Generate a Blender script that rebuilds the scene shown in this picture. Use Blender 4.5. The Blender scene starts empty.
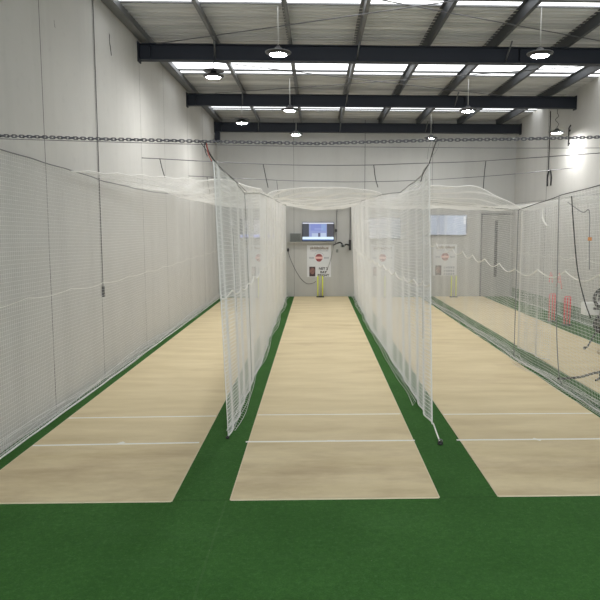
import bpy, bmesh, math, random
import numpy as np
from mathutils import Vector, Matrix

random.seed(7)
rng = np.random.default_rng(7)
C = bpy.context.scene.collection
PI = math.pi

# ------------------------------------------------------------------ dimensions (metres)
XL, XR = -4.38, 8.95          # side walls
YB, YF = 28.0, -1.0           # end wall, front left open to let the world fill light in
ROOF = 7.90
BEAM_B, BEAM_T = 7.22, 7.61

# ------------------------------------------------------------------ materials
def new_mat(name):
    m = bpy.data.materials.new(name)
    m.use_nodes = True
    nt = m.node_tree
    b = nt.nodes['Principled BSDF']
    return m, nt, b

def simple(name, col, rough=0.6, metal=0.0, var=0.06, scale=12.0, emit=None, estr=0.0):
    m, nt, b = new_mat(name)
    b.inputs['Roughness'].default_value = rough
    b.inputs['Metallic'].default_value = metal
    tc = nt.nodes.new('ShaderNodeTexCoord')
    no = nt.nodes.new('ShaderNodeTexNoise')
    no.inputs['Scale'].default_value = scale
    no.inputs['Detail'].default_value = 3
    nt.links.new(tc.outputs['Object'], no.inputs['Vector'])
    mx = nt.nodes.new('ShaderNodeMix'); mx.data_type = 'RGBA'
    mx.inputs['A'].default_value = (*[c * (1 - var) for c in col], 1)
    mx.inputs['B'].default_value = (*[min(1, c * (1 + var)) for c in col], 1)
    nt.links.new(no.outputs['Fac'], mx.inputs['Factor'])
    nt.links.new(mx.outputs['Result'], b.inputs['Base Color'])
    if emit:
        b.inputs['Emission Color'].default_value = (*emit, 1)
        b.inputs['Emission Strength'].default_value = estr
    return m

def mathn(nt, op, a, b=None, c=None):
    n = nt.nodes.new('ShaderNodeMath'); n.operation = op
    for i, v in enumerate((a, b, c)):
        if v is None: continue
        if isinstance(v, (int, float)): n.inputs[i].default_value = v
        else: nt.links.new(v, n.inputs[i])
    return n.outputs[0]

def mixc(nt, fac, a, b):
    n = nt.nodes.new('ShaderNodeMix'); n.data_type = 'RGBA'
    for key, v in (('Factor', fac), ('A', a), ('B', b)):
        if isinstance(v, (int, float)): n.inputs[key].default_value = v
        elif isinstance(v, tuple): n.inputs[key].default_value = (*v, 1)
        else: nt.links.new(v, n.inputs[key])
    return n.outputs['Result']

def noise(nt, vec, scale, detail=4, rough=0.55, stretch=None):
    if stretch:
        mp = nt.nodes.new('ShaderNodeMapping')
        mp.inputs['Scale'].default_value = stretch
        nt.links.new(vec, mp.inputs['Vector']); vec = mp.outputs[0]
    n = nt.nodes.new('ShaderNodeTexNoise')
    n.inputs['Scale'].default_value = scale
    n.inputs['Detail'].default_value = detail
    n.inputs['Roughness'].default_value = rough
    nt.links.new(vec, n.inputs['Vector'])
    return n.outputs['Fac']

def ramp(nt, fac, lo, hi):
    n = nt.nodes.new('ShaderNodeMapRange')
    n.inputs['From Min'].default_value = lo; n.inputs['From Max'].default_value = hi
    nt.links.new(fac, n.inputs['Value'])
    return n.outputs[0]

def objxyz(nt):
    tc = nt.nodes.new('ShaderNodeTexCoord')
    s = nt.nodes.new('ShaderNodeSeparateXYZ')
    nt.links.new(tc.outputs['Object'], s.inputs[0])
    return tc.outputs['Object'], s.outputs[0], s.outputs[1], s.outputs[2]

def lines(nt, coord, spots):
    """1 on thin joints at given positions (position, half width)."""
    out = None
    for p, w in spots:
        d = mathn(nt, 'ABSOLUTE', mathn(nt, 'SUBTRACT', coord, p))
        k = mathn(nt, 'LESS_THAN', d, w)
        out = k if out is None else mathn(nt, 'MAXIMUM', out, k)
    return out

def rect(nt, a, b, a0, a1, b0, b1):
    k = mathn(nt, 'MULTIPLY', mathn(nt, 'GREATER_THAN', a, a0), mathn(nt, 'LESS_THAN', a, a1))
    j = mathn(nt, 'MULTIPLY', mathn(nt, 'GREATER_THAN', b, b0), mathn(nt, 'LESS_THAN', b, b1))
    return mathn(nt, 'MULTIPLY', k, j)

def wall_mat(name, col, axis, joints, hjoints=()):
    m, nt, b = new_mat(name)
    b.inputs['Roughness'].default_value = 0.75
    vec, x, y, z = objxyz(nt)
    u = y if axis == 'y' else x
    n1 = noise(nt, vec, 0.35, 5)
    n2 = noise(nt, vec, 1.0, 5, 0.6, (1.6, 1.6, 0.12))      # vertical runs
    n3 = noise(nt, vec, 5.0, 6)
    c = mixc(nt, ramp(nt, n1, .3, .7), tuple(k * .93 for k in col), tuple(k * 1.04 for k in col))
    c = mixc(nt, mathn(nt, 'MULTIPLY', ramp(nt, n2, .5, .75), .22), c, tuple(k * .62 for k in col))
    c = mixc(nt, mathn(nt, 'MULTIPLY', ramp(nt, n3, .58, .72), .12), c, tuple(k * .55 for k in col))
    if joints:
        c = mixc(nt, mathn(nt, 'MULTIPLY', lines(nt, u, joints), .85), c, (.05, .05, .048))
    if hjoints:
        c = mixc(nt, mathn(nt, 'MULTIPLY', lines(nt, z, hjoints), .5), c, (.15, .15, .14))
    nt.links.new(c, b.inputs['Base Color'])
    bp = nt.nodes.new('ShaderNodeBump'); bp.inputs['Strength'].default_value = .12
    nt.links.new(noise(nt, vec, 30, 3), bp.inputs['Height'])
    nt.links.new(bp.outputs[0], b.inputs['Normal'])
    return m

WALLC = (.55, .543, .522)
M_wall_l = wall_mat('painted_concrete_left', WALLC, 'y', [(10.33, .011), (12.75, .012), (15.96, .009), (18.4, .008), (21.7, .01), (24.5, .022)])
M_wall_b = wall_mat('painted_concrete_end', (.51, .51, .495), 'x', [(2.17, .012), (-1.0, .006), (5.2, .008)])
M_wall_r = wall_mat('painted_concrete_right', WALLC, 'y', [(15.9, .01), (19.3, .012), (24.15, .02)])

def turf_mat():
    m, nt, b = new_mat('green_artificial_turf')
    b.inputs['Roughness'].default_value = 0.9
    b.inputs['Specular IOR Level'].default_value = 0.15
    vec, x, y, z = objxyz(nt)
    c = mixc(nt, ramp(nt, noise(nt, vec, .9, 5), .3, .7), (.042, .135, .025), (.064, .186, .040))
    c = mixc(nt, mathn(nt, 'MULTIPLY', ramp(nt, noise(nt, vec, 60, 4), .35, .7), .55), c, (.018, .070, .016))
    c = mixc(nt, mathn(nt, 'MULTIPLY', ramp(nt, noise(nt, vec, 2.2, 5, .6, (.35, 1, 1)), .55, .75), .3), c, (.075, .17, .06))
    c = mixc(nt, mathn(nt, 'MULTIPLY', mathn(nt, 'GREATER_THAN', noise(nt, vec, 38, 1), .80), .6), c, (.30, .36, .24))
    c = mixc(nt, mathn(nt, 'MULTIPLY', ramp(nt, noise(nt, vec, 14, 4, .7), .4, .65), .45), c, (.022, .085, .018))
    c = mixc(nt, mathn(nt, 'MULTIPLY', ramp(nt, noise(nt, vec, 22, 4, .7), .52, .72), .4), c, (.10, .23, .08))
    seam = mathn(nt, 'MULTIPLY', lines(nt, mathn(nt, 'ADD', x, mathn(nt, 'MULTIPLY', noise(nt, vec, 4, 2), .03)), [(-1.02, .012)]), mathn(nt, 'LESS_THAN', y, 6.88))
    c = mixc(nt, mathn(nt, 'MULTIPLY', seam, .12), c, (.14, .22, .11))
    seam2 = lines(nt, y, [(6.89, .02)])
    c = mixc(nt, mathn(nt, 'MULTIPLY', seam2, .2), c, (.01, .03, .01))
    nt.links.new(c, b.inputs['Base Color'])
    bp = nt.nodes.new('ShaderNodeBump'); bp.inputs['Strength'].default_value = .5
    bp.inputs['Distance'].default_value = .02
    nt.links.new(noise(nt, vec, 90, 3), bp.inputs['Height'])
    nt.links.new(bp.outputs[0], b.inputs['Normal'])
    return m
M_turf = turf_mat()

def pitch_mat():
    m, nt, b = new_mat('beige_woven_pitch')
    b.inputs['Roughness'].default_value = 0.8
    b.inputs['Specular IOR Level'].default_value = 0.25
    vec, x, y, z = objxyz(nt)
    info = nt.nodes.new('ShaderNodeObjectInfo')
    ad = nt.nodes.new('ShaderNodeVectorMath'); ad.operation = 'ADD'
    cb = nt.nodes.new('ShaderNodeCombineXYZ')
    nt.links.new(mathn(nt, 'MULTIPLY', info.outputs['Random'], 50), cb.inputs[0])
    nt.links.new(vec, ad.inputs[0]); nt.links.new(cb.outputs[0], ad.inputs[1])
    v2 = ad.outputs[0]
    c = mixc(nt, ramp(nt, noise(nt, v2, 1.6, 6, .6, (.35, 1.6, 1)), .28, .72), (.65, .54, .335), (.79, .68, .46))
    c = mixc(nt, mathn(nt, 'MULTIPLY', ramp(nt, noise(nt, v2, 1.0, 5, .6, (.4, 1.0, 1)), .55, .78), .5), c, (.48, .36, .22))
    c = mixc(nt, mathn(nt, 'MULTIPLY', ramp(nt, noise(nt, v2, 7, 4, .6, (.2, 2.5, 1)), .52, .75), .3), c, (.72, .61, .42))
    # foot wear near the batting crease, its own blotchy shape
    wear = mathn(nt, 'MULTIPLY', mathn(nt, 'MULTIPLY', mathn(nt, 'GREATER_THAN', y, 0), ramp(nt, noise(nt, v2, 1.3, 5, .65, (.6, 1.4, 1)), .42, .7)), mathn(nt, 'SUBTRACT', 1, ramp(nt, y, 1.0, 3.2)))
    c = mixc(nt, mathn(nt, 'MULTIPLY', wear, .45), c, (.36, .25, .15))
    c = mixc(nt, mathn(nt, 'MULTIPLY', ramp(nt, noise(nt, v2, 90, 2), .3, .75), .12), c, (.35, .26, .15))
    nt.links.new(c, b.inputs['Base Color'])
    bp = nt.nodes.new('ShaderNodeBump'); bp.inputs['Strength'].default_value = .15
    nt.links.new(noise(nt, vec, 150, 2), bp.inputs['Height'])
    nt.links.new(bp.outputs[0], b.inputs['Normal'])
    return m
M_pitch = pitch_mat()

M_line = simple('white_line_paint', (.86, .85, .80), .7, 0, .05, 30)
M_edge = simple('pale_cut_edge', (.70, .61, .43), .8)
M_net = simple('white_nylon_twine', (.86, .855, .84), .7, 0, .06, 3)
M_cord = simple('white_lacing_cord', (.88, .87, .83), .7, 0, .04, 8)
M_rope_d = simple('dark_rope', (.05, .05, .05), .8)
M_rope_g = simple('grey_rope', (.30, .30, .30), .8)
M_wire = simple('galvanised_wire', (.16, .16, .17), .45, .5)
M_chain = simple('galvanised_chain_steel', (.14, .14, .155), .4, .6, .25, 25)
M_beam = simple('navy_painted_steel', (.0075, .0115, .022), .6, .0, .12, 4)
M_purlin = simple('grey_galvanised_steel', (.16, .165, .17), .5, .35, .15, 5)
def roof_mat():
    m, nt, b = new_mat('foil_backed_roof_sheet')
    b.inputs['Roughness'].default_value = .6
    vec, x, y, z = objxyz(nt)
    c = mixc(nt, ramp(nt, noise(nt, vec, 1.0, 5, .6, (.12, 5, 1)), .35, .68), (.38, .38, .375), (.66, .65, .625))
    c = mixc(nt, mathn(nt, 'MULTIPLY', ramp(nt, noise(nt, vec, 1.0, 5, .7, (.5, 9, 1)), .55, .7), .5), c, (.26, .26, .26))
    nt.links.new(c, b.inputs['Base Color']); return m
M_roof = roof_mat()
M_black = simple('black_plastic', (.018, .018, .02), .45)
M_rubber = simple('black_rubber', (.02, .02, .02), .7)
M_lampbody = simple('dark_lamp_casting', (.045, .045, .05), .45, .4)
M_lamprim = simple('grey_lamp_rim', (.20, .20, .205), .4, .5)
M_lampwire = simple('pale_lamp_cable', (.55, .55, .53), .6)
M_yellow = simple('neon_yellow_plastic', (.86, .95, .10), .5)
M_greystump = simple('shaded_stump_plastic', (.52, .53, .42), .6)  # yellow stump greyed as if in shade; for middle stump and bails
M_pink = simple('pink_plastic', (.92, .15, .17), .5)
M_white = simple('white_plastic', (.80, .80, .79), .5)
M_greybox = simple('grey_plastic', (.22, .24, .23), .5)
M_ledge = simple('painted_ledge', (.52, .51, .47), .7)
M_door = simple('grey_sheet_door', (.40, .40, .385), .6, 0, .06, 2)
M_slit = simple('dark_gap', (.03, .03, .03), .8)
M_red = simple('red_cord', (.42, .10, .08), .7)
M_orange = simple('orange_plastic', (.75, .32, .12), .6)
M_tan = simple('tan_pad', (.52, .43, .30), .8)

def emis(name, col, s):
    m, nt, b = new_mat(name)
    b.inputs['Base Color'].default_value = (*col, 1)
    b.inputs['Emission Color'].default_value = (*col, 1)
    b.inputs['Emission Strength'].default_value = s
    return m
M_lens = emis('lamp_lens', (1, .995, .97), 125.0)

def skylight_mat():
    m, nt, b = new_mat('translucent_roof_sheet')
    vec, x, y, z = objxyz(nt)
    c = mixc(nt, ramp(nt, noise(nt, vec, 2.5, 4, .6, (.5, 3, 1)), .3, .75), (.82, .86, .90), (1, 1, 1))
    nt.links.new(c, b.inputs['Emission Color'])
    b.inputs['Base Color'].default_value = (.8, .8, .8, 1)
    b.inputs['Emission Strength'].default_value = 1.3
    return m
M_sky = skylight_mat()

def screen_mat(name, patches, base, strength):
    """lit display: (x0,x1,z0,z1,colour) patches in unit screen coordinates"""
    m, nt, b = new_mat(name)
    tc = nt.nodes.new('ShaderNodeTexCoord')
    s = nt.nodes.new('ShaderNodeSeparateXYZ'); nt.links.new(tc.outputs['Generated'], s.inputs[0])
    x, z = s.outputs[0], s.outputs[2]
    c = base
    for (x0, x1, z0, z1, col) in patches:
        c = mixc(nt, rect(nt, x, z, x0, x1, z0, z1), c, col)
    c = mixc(nt, mathn(nt, 'MULTIPLY', noise(nt, tc.outputs['Generated'], 14, 3), .08), c, tuple(k * .7 for k in base))
    nt.links.new(c, b.inputs['Emission Color'])
    b.inputs['Base Color'].default_value = (.02, .02, .025, 1)
    b.inputs['Roughness'].default_value = .2
    b.inputs['Emission Strength'].default_value = strength
    return m
SCR = [(0, .21, .2, .93, (.012, .015, .020)), (.78, 1, .2, .93, (.020, .016, .022)),
       (.26, .60, .55, .9, (.16, .20, .50)), (.60, .74, .55, .9, (.20, .30, .55)),
       (.30, .50, .2, .40, (.38, .46, .62)), (.58, .76, .2, .42, (.42, .50, .66)),
       (.50, .57, .2, .42, (.06, .06, .12)), (.38, .66, .62, .66, (.30, .36, .62)),
       (0, 1, .06, .2, (.70, .86, 1.0)), (0, 1, 0, .06, (.05, .12, .32)), (0, 1, .93, 1, (.60, .62, .70))]
M_scr_mid = screen_mat('display_lane_view', SCR, (.22, .27, .52), 0.5)
M_scr_left = screen_mat('display_dim_lane_view', [(0, .09, .2, 1, (.03, .03, .035)), (0, 1, .03, .18, (.45, .50, .95))], (.44, .43, .43), 0.5)
M_scr_pale = screen_mat('display_pale_grey', [(0, .62, 0, 1, (.50, .51, .52)), (.62, 1, 0, 1, (.36, .38, .39))], (.45, .46, .46), 0.45)
M_scr_blue = screen_mat('display_pale_blue', [(0, .16, 0, 1, (.36, .42, .52)), (.16, .40, 0, 1, (.33, .39, .50)), (.40, .92, 0, 1, (.44, .51, .62)), (.92, .98, .55, .95, (.85, .88, .9))], (.40, .46, .57), 0.5)

# ------------------------------------------------------------------ mesh building helpers
class MB:
    def __init__(self): self.v = []; self.f = []; self.sm = []
    def add(self, vs, fs, smooth=False):
        o = len(self.v); self.v += [tuple(p) for p in vs]
        for f in fs: self.f.append(tuple(i + o for i in f)); self.sm.append(smooth)
        return self
    def box(self, x0, x1, y0, y1, z0, z1):
        v = [(x0, y0, z0), (x1, y0, z0), (x1, y1, z0), (x0, y1, z0), (x0, y0, z1), (x1, y0, z1), (x1, y1, z1), (x0, y1, z1)]
        return self.add(v, [(0, 3, 2, 1), (4, 5, 6, 7), (0, 1, 5, 4), (1, 2, 6, 5), (2, 3, 7, 6), (3, 0, 4, 7)])
    def tube(self, pts, r, sides=8, closed=False, caps=True):
        P = [Vector(p) for p in pts]; n = len(P); rings = []
        up = None
        for i in range(n):
            a = P[(i - 1) % n] if (closed or i > 0) else P[i]
            b = P[(i + 1) % n] if (closed or i < n - 1) else P[i]
            t = (b - a).normalized() if (b - a).length > 1e-9 else Vector((0, 0, 1))
            if up is None:
                up = Vector((0, 0, 1)) if abs(t.z) < .9 else Vector((0, 1, 0))
            s = t.cross(up)
            if s.length < 1e-5: s = t.cross(Vector((1, 0, 0)))
            s.normalize(); w = s.cross(t).normalized(); up = w
            rr = r[i] if isinstance(r, (list, tuple)) else r
            rings.append([P[i] + (s * math.cos(2 * PI * k / sides) + w * math.sin(2 * PI * k / sides)) * rr for k in range(sides)])
        vs = [p for rg in rings for p in rg]; fs = []
        m = n if closed else n - 1
        for i in range(m):
            j = (i + 1) % n
            for k in range(sides):
                l = (k + 1) % sides
                fs.append((i * sides + k, i * sides + l, j * sides + l, j * sides + k))
        if caps and not closed:
            fs.append(tuple(range(sides))[::-1]); fs.append(tuple((n - 1) * sides + k for k in range(sides)))
        return self.add(vs, fs, True)
    def lathe(self, prof, cx=0, cy=0, cz=0, sides=24, axis='z'):
        vs = []; fs = []
        for (r, h) in prof:
            for k in range(sides):
                a = 2 * PI * k / sides
                if axis == 'z': vs.append((cx + r * math.cos(a), cy + r * math.sin(a), cz + h))
                elif axis == 'y': vs.append((cx + r * math.cos(a), cy + h, cz + r * math.sin(a)))
                else: vs.append((cx + h, cy + r * math.cos(a), cz + r * math.sin(a)))
        for i in range(len(prof) - 1):
            for k in range(sides):
                l = (k + 1) % sides
                fs.append((i * sides + k, i * sides + l, (i + 1) * sides + l, (i + 1) * sides + k))
        if prof[0][0] > 1e-6: fs.append(tuple(range(sides))[::-1])
        if prof[-1][0] > 1e-6: fs.append(tuple((len(prof) - 1) * sides + k for k in range(sides)))
        return self.add(vs, fs, True)
    def build(self, name, mat, parent=None, bevel=0.0, loc=None):
        me = bpy.data.meshes.new(name)
        me.from_pydata(self.v, [], self.f); me.update()
        bm = bmesh.new(); bm.from_mesh(me)
        bmesh.ops.recalc_face_normals(bm, faces=bm.faces); bm.to_mesh(me); bm.free()
        if len(self.sm) == len(me.polygons):
            me.polygons.foreach_set('use_smooth', self.sm)
        me.materials.append(mat)
        o = bpy.data.objects.new(name, me); C.objects.link(o)
        if parent: o.parent = parent
        if loc: o.location = loc
        if bevel:
            bv = o.modifiers.new('bevel', 'BEVEL'); bv.width = bevel; bv.segments = 2; bv.limit_method = 'ANGLE'
        return o

def tag(o, label, cat, group=None, kind=None):
    if label: o['label'] = label
    if cat: o['category'] = cat
    if group: o['group'] = group
    if kind: o['kind'] = kind
    return o
def thing(name, label, cat, loc=(0, 0, 0), group=None):
    o = bpy.data.objects.new(name, None); C.objects.link(o); o.location = loc
    o.empty_display_size = .1
    return tag(o, label, cat, group)
def struct(o):
    o['kind'] = 'structure'; return o
def copy_tree(o, parent=None):
    c = o.copy(); C.objects.link(c)
    if parent: c.parent = parent
    for ch in list(o.children): copy_tree(ch, c)
    return c

def smooth_path(pts, n=12):
    """Catmull-Rom through the points"""
    P = [Vector(p) for p in pts]; P = [P[0] * 2 - P[1]] + P + [P[-1] * 2 - P[-2]]
    out = []
    for i in range(1, len(P) - 2):
        for k in range(n):
            t = k / n
            a, b, c, d = P[i - 1], P[i], P[i + 1], P[i + 2]
            out.append(.5 * ((2 * b) + (c - a) * t + (2 * a - 5 * b + 4 * c - d) * t * t + (3 * b - a - 3 * c + d) * t ** 3))
    out.append(P[-2]); return out

def cable(name, pts, r, mat, label=None, cat=None, group=None, parent=None, n=10, sides=6, smooth=True):
    o = MB().tube(smooth_path(pts, n) if smooth else pts, r, sides).build(name, mat, parent)
    if label: tag(o, label, cat, group)
    return o

def sagwire(a, b, sag, n=40):
    a = Vector(a); b = Vector(b); out = []
    for i in range(n + 1):
        t = i / n; p = a.lerp(b, t); p.z -= 4 * sag * t * (1 - t); out.append(p)
    return out

# ---- twine netting: every strand is a real three-sided tube along a surface S(u, v)
def strands(P, r, sides=3):
    T = np.gradient(P, axis=1); T /= np.linalg.norm(T, axis=2, keepdims=True) + 1e-12
    ref = np.array([.31, .52, .79]) if abs(T[..., 2]).mean() < .6 else np.array([.8, .55, .1])
    A = np.cross(T, ref); A /= np.linalg.norm(A, axis=2, keepdims=True) + 1e-12
    B = np.cross(T, A)
    N, M, _ = P.shape
    ang = np.arange(sides) * 2 * np.pi / sides
    V = P[:, :, None, :] + r * (A[:, :, None, :] * np.cos(ang)[None, None, :, None] + B[:, :, None, :] * np.sin(ang)[None, None, :, None])
    idx = np.arange(N * M * sides).reshape(N, M, sides)
    k2 = np.roll(np.arange(sides), -1)
    F = np.stack([idx[:, :-1, :], idx[:, :-1, :][:, :, k2], idx[:, 1:, :][:, :, k2], idx[:, 1:, :]], axis=-1).reshape(-1, 4)
    return V.reshape(-1, 3), F

def np_mesh(name, parts, mat, parent):
    Vs = []; Fs = []; o = 0
    for V, F in parts:
        Vs.append(V); Fs.append(F + o); o += len(V)
    V = np.concatenate(Vs); F = np.concatenate(Fs)
    me = bpy.data.meshes.new(name)
    me.vertices.add(len(V)); me.vertices.foreach_set('co', V.astype(np.float32).ravel())
    me.loops.add(len(F) * 4); me.loops.foreach_set('vertex_index', F.astype(np.int32).ravel())
    me.polygons.add(len(F)); me.polygons.foreach_set('loop_start', (np.arange(len(F)) * 4).astype(np.int32))
    me.update(calc_edges=True)
    me.polygons.foreach_set('use_smooth', np.ones(len(F), bool))
    me.materials.append(mat)
    ob = bpy.data.objects.new(name, me); C.objects.link(ob); ob.parent = parent
    return ob

NETP = .06        # mesh opening
NETR = .0032      # twine radius
def netting(name, S, u0, u1, v0, v1, lu, lv, parent, origin, p=NETP, r=NETR, su=.16, sv=.16):
    """S maps arrays u,v to (...,3) world points; lu, lv are real lengths"""
    nu = max(2, int(round(lu / p))); nv = max(2, int(round(lv / p)))
    us = np.linspace(u0, u1, nu + 1); vs = np.linspace(v0, v1, nv + 1)
    fu = np.linspace(u0, u1, max(4, int(lu / su))); fv = np.linspace(v0, v1, max(4, int(lv / sv)))
    U, V = np.meshgrid(us, fv, indexing='ij'); A = S(U, V) - np.array(origin)
    V2, U2 = np.meshgrid(vs, fu, indexing='ij'); B = S(U2, V2) - np.array(origin)
    return np_mesh(name, [strands(A, r), strands(B, r * 1.2)], M_net, parent)

def surf_line(S, us, vs, origin):
    P = S(np.array(us, float), np.array(vs, float)) - np.array(origin)
    return [tuple(p) for p in P]

# ================================================================== SETTING
def quad_wall(name, pts, mat):
    return struct(MB().add(pts, [(0, 1, 2, 3)]).build(name, mat))

floor = struct(MB().box(XL - .2, XR + .2, YF, YB + .2, -.1, 0).build('floor', M_turf))
struct(MB().box(XL - .2, XL, YF, YB + .2, 0, ROOF + .15).build('wall_left', M_wall_l))
struct(MB().box(XR, XR + .2, YF, YB + .2, 0, ROOF + .15).build('wall_right', M_wall_r))
struct(MB().box(XL, XR, YB, YB + .2, 0, ROOF + .15).build('wall_back', M_wall_b))
# turf upstand along the foot of the right wall
struct(MB().box(XR - .03, XR, 6, YB - .03, 0, .42).build('trim_1', M_turf))

# corrugated roof in bays, between the translucent strips
def corrugated(y0, y1, z0):
    mb = MB(); prof = []; y = y0; pitch = .2
    while y < y1 - 1e-6:
        for dy, dz in ((0, 0), (.10, 0), (.125, -.045), (.175, -.045)):
            if y + dy < y1: prof.append((y + dy, z0 + dz))
        y += pitch
    prof.append((y1, z0))
    vs = []
    for (yy, zz) in prof: vs += [(XL, yy, zz), (XR, yy, zz)]
    fs = [(2 * i, 2 * i + 1, 2 * i + 3, 2 * i + 2) for i in range(len(prof) - 1)]
    return mb.add(vs, fs)
roofmb = MB()
SKY = [(12.6, 13.85), (18.62, 20.0), (24.9, 26.0)]
y = YF
for (a, b) in SKY + [(YB, YB)]:
    c = corrugated(y, min(a, YB), ROOF)
    roofmb.add(c.v, c.f); y = b
roofmb.box(XL, XR, YF, YB, ROOF + .12, ROOF + .15)
ceil = struct(roofmb.build('ceiling', M_roof))
for i, (a, b) in enumerate(SKY):
    w = MB()
    w.add([(XL, a, ROOF + .01), (XR, a, ROOF + .01), (XR, b, ROOF + .01), (XL, b, ROOF + .01)], [(0, 1, 2, 3)])
    s = struct(w.build('window_%d' % (i + 1), M_sky))
    fr = MB(); m_ = a + (b - a) * .70
    fr.box(XL, XR, m_ - .09, m_ + .05, ROOF - .03, ROOF + .005)
    fr.box(XL, XR, a - .03, a + .02, ROOF - .03, ROOF + .005)
    fr.box(XL, XR, b - .03, b + .02, ROOF - .03, ROOF + .005)
    fr.build('window_frame', M_purlin, s)

# grey door panel in the far right corner with a dark gap
d = struct(MB().box(7.50, 8.92, YB - .05, YB, 0, 3.70).build('door_1', M_door))
MB().box(8.07, 8.20, YB - .065, YB - .045, .9, 3.45).build('door_gap', M_slit, d)
MB().box(7.44, 7.50, YB - .07, YB, 0, 3.76).box(7.44, 8.92, YB - .07, YB, 3.70, 3.76).build('door_frame', M_purlin, d)

# ================================================================== ROOF STEEL
def beam(yc, label):
    t = thing('roof_beam', label, 'beam', (0, yc, BEAM_B), 'dark roof beams across the hall')
    h = BEAM_T - BEAM_B; w = .11
    mb = MB()
    mb.box(XL + .02, XR - .02, -w, w, 0, .022).box(XL + .02, XR - .02, -w, w, h - .022, h).box(XL + .02, XR - .02, -.008, .008, .022, h - .022)
    mb.build('girder', M_beam, t)
    MB().box(XL, XL + .025, -w - .02, w + .02, -.05, h + .03).build('end_plate', M_beam, t)
    MB().box(XR - .025, XR, -w - .02, w + .02, -.05, h + .03).build('end_plate', M_beam, t)
    for x in (XL + .3, -.78, 5.1):
        MB().box(x - .006, x + .006, -w + .005, -.008, .022, h - .022).build('stiffener', M_beam, t)
    for x in (-2.5, 1.02, 4.75):
        MB().tube([(x, 0, .03), (x + .04, -.42, h + .05)], .022, 4).build('fly_brace', M_purlin, t)
    return t
beam(15.96, 'dark navy steel roof beam nearest the camera')
beam(21.70, 'dark navy steel roof beam second from the camera')
b3 = beam(27.45, 'dark navy steel roof beam farthest away against the end wall')
MB().box(XL + .02, XL + .22, -.1, .1, -.42, -.02).build('corner_bracket', M_beam, b3)

PX = [-4.16, -2.48, -.66, 1.02, 2.76, 4.44, 6.25, 8.0]
names = ['grey steel roof purlin running along the top of the left wall', 'grey roof purlin second from the left wall', 'grey roof purlin third from the left wall',
         'grey roof purlin fourth from the left wall, right of the middle hanging lamps', 'roof purlin showing its shaded side, fourth from the right wall', 'roof purlin showing its shaded side, third from the right wall, beside the right row of lamps',
         'roof purlin showing its shaded side, second from the right wall', 'roof purlin showing its shaded side, nearest the right wall']
for i, x in enumerate(PX):
    mb = MB(); w = .10 if i == 0 else .075
    z0, z1 = BEAM_T + .002, ROOF - .035
    mb.box(x - .006, x + .006, YF, YB - .03, z0, z1)
    mb.box(x, x + w, YF, YB - .03, z0, z0 + .008).box(x - w, x, YF, YB - .03, z1 - .008, z1)
    mb.box(x + w - .006, x + w, YF, YB - .03, z0, z0 + .03)
    if i == 0: mb.box(x - .2, x - .02, YF, YB - .03, z0 + .08, z1)
    o = mb.build('roof_purlin', M_purlin if i < 4 else simple('shaded_purlin_steel', (.055, .06, .068), .5, .2), None, loc=(0, 0, 0))  # right-hand purlins use a darker copy: their shaded webs put into the colour
    tag(o, names[i], 'purlin', 'roof purlins along the hall')

def rod(a, b, label):
    o = MB().tube(sagwire(a, b, .02, 12), .013, 5).build('bracing_rod', M_wire)
    tag(o, label, 'bracing rod', 'roof bracing rods')
RZ = 7.585
rod((-3.9, 15.82, RZ), (7.6, 10.3, RZ), 'thin roof bracing rod rising to the right in the bay before the nearest beam')
rod((7.9, 15.82, RZ + .05), (-3.9, 10.4, RZ + .05), 'thin roof bracing rod falling to the right in the bay before the nearest beam')
rod((-3.9, 16.9, RZ), (6.6, 21.56, RZ), 'thin roof bracing rod falling to the right between first and second beams')
rod((-3.4, 21.56, RZ + .03), (8.6, 17.2, RZ + .03), 'thin roof bracing rod rising to the right between first and second beams')

# ================================================================== LAMPS
def make_lamp():
    t = thing('pendant_lamp', '', 'lamp')
    MB().tube([(0, 0, .17), (0, 0, 1.0)], .010, 6).build('suspension_cable', M_lampwire, t)
    ring = [(.028 * math.cos(a), 0, .135 + .034 * math.sin(a)) for a in [2 * PI * k / 14 for k in range(14)]]
    MB().tube(ring, .006, 6, closed=True).build('hook', M_lamprim, t)
    MB().lathe([(.0, .135), (.05, .13), (.07, .115), (.085, .085), (.13, .07), (.21, .03), (.258, .010), (.262, .004), (.25, .002), (.197, .006), (.195, -.028), (.178, -.030), (.176, -.020), (0.0, -.018)]).build('shade', M_lampbody, t); sh = t.children[-1]
    MB().lathe([(.256, .002), (.268, .004), (.268, .016), (.256, .014), (.256, .002)]).build('rim', M_lamprim, sh)
    MB().lathe([(.174, -.022), (.172, -.032), (.12, -.042), (0, -.046)]).build('lens', M_lens, t)
    return t
LAMPS = [(-.78, 13.21, 6.68, 7.61, 'round hanging lamp nearest the camera in the middle row'),
         (-2.54, 15.90, 6.84, 7.22, 'round lamp hung from the nearest beam, left of the middle row'),
         (-.80, 19.39, 6.68, 7.61, 'round hanging lamp second from the camera in the middle row, by the second beam'),
         (-2.53, 21.70, 6.68, 7.22, 'small round lamp hung from the second beam, leftmost of the far lamps'),
         (-.77, 24.32, 6.68, 7.61, 'round hanging lamp farthest back in the middle row, in front of the end wall'),
         (4.62, 13.09, 6.68, 7.61, 'round hanging lamp nearest the camera in the right row'),
         (4.63, 19.25, 6.68, 7.61, 'round hanging lamp second from the camera in the right row'),
         (4.59, 25.18, 6.68, 7.61, 'round hanging lamp farthest back in the right row, just over the chain'),
         (8.28, 21.55, 6.39, 7.22, 'dark shaded lamp hanging beside the right wall on a kinked cable')]
proto = make_lamp()
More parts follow.
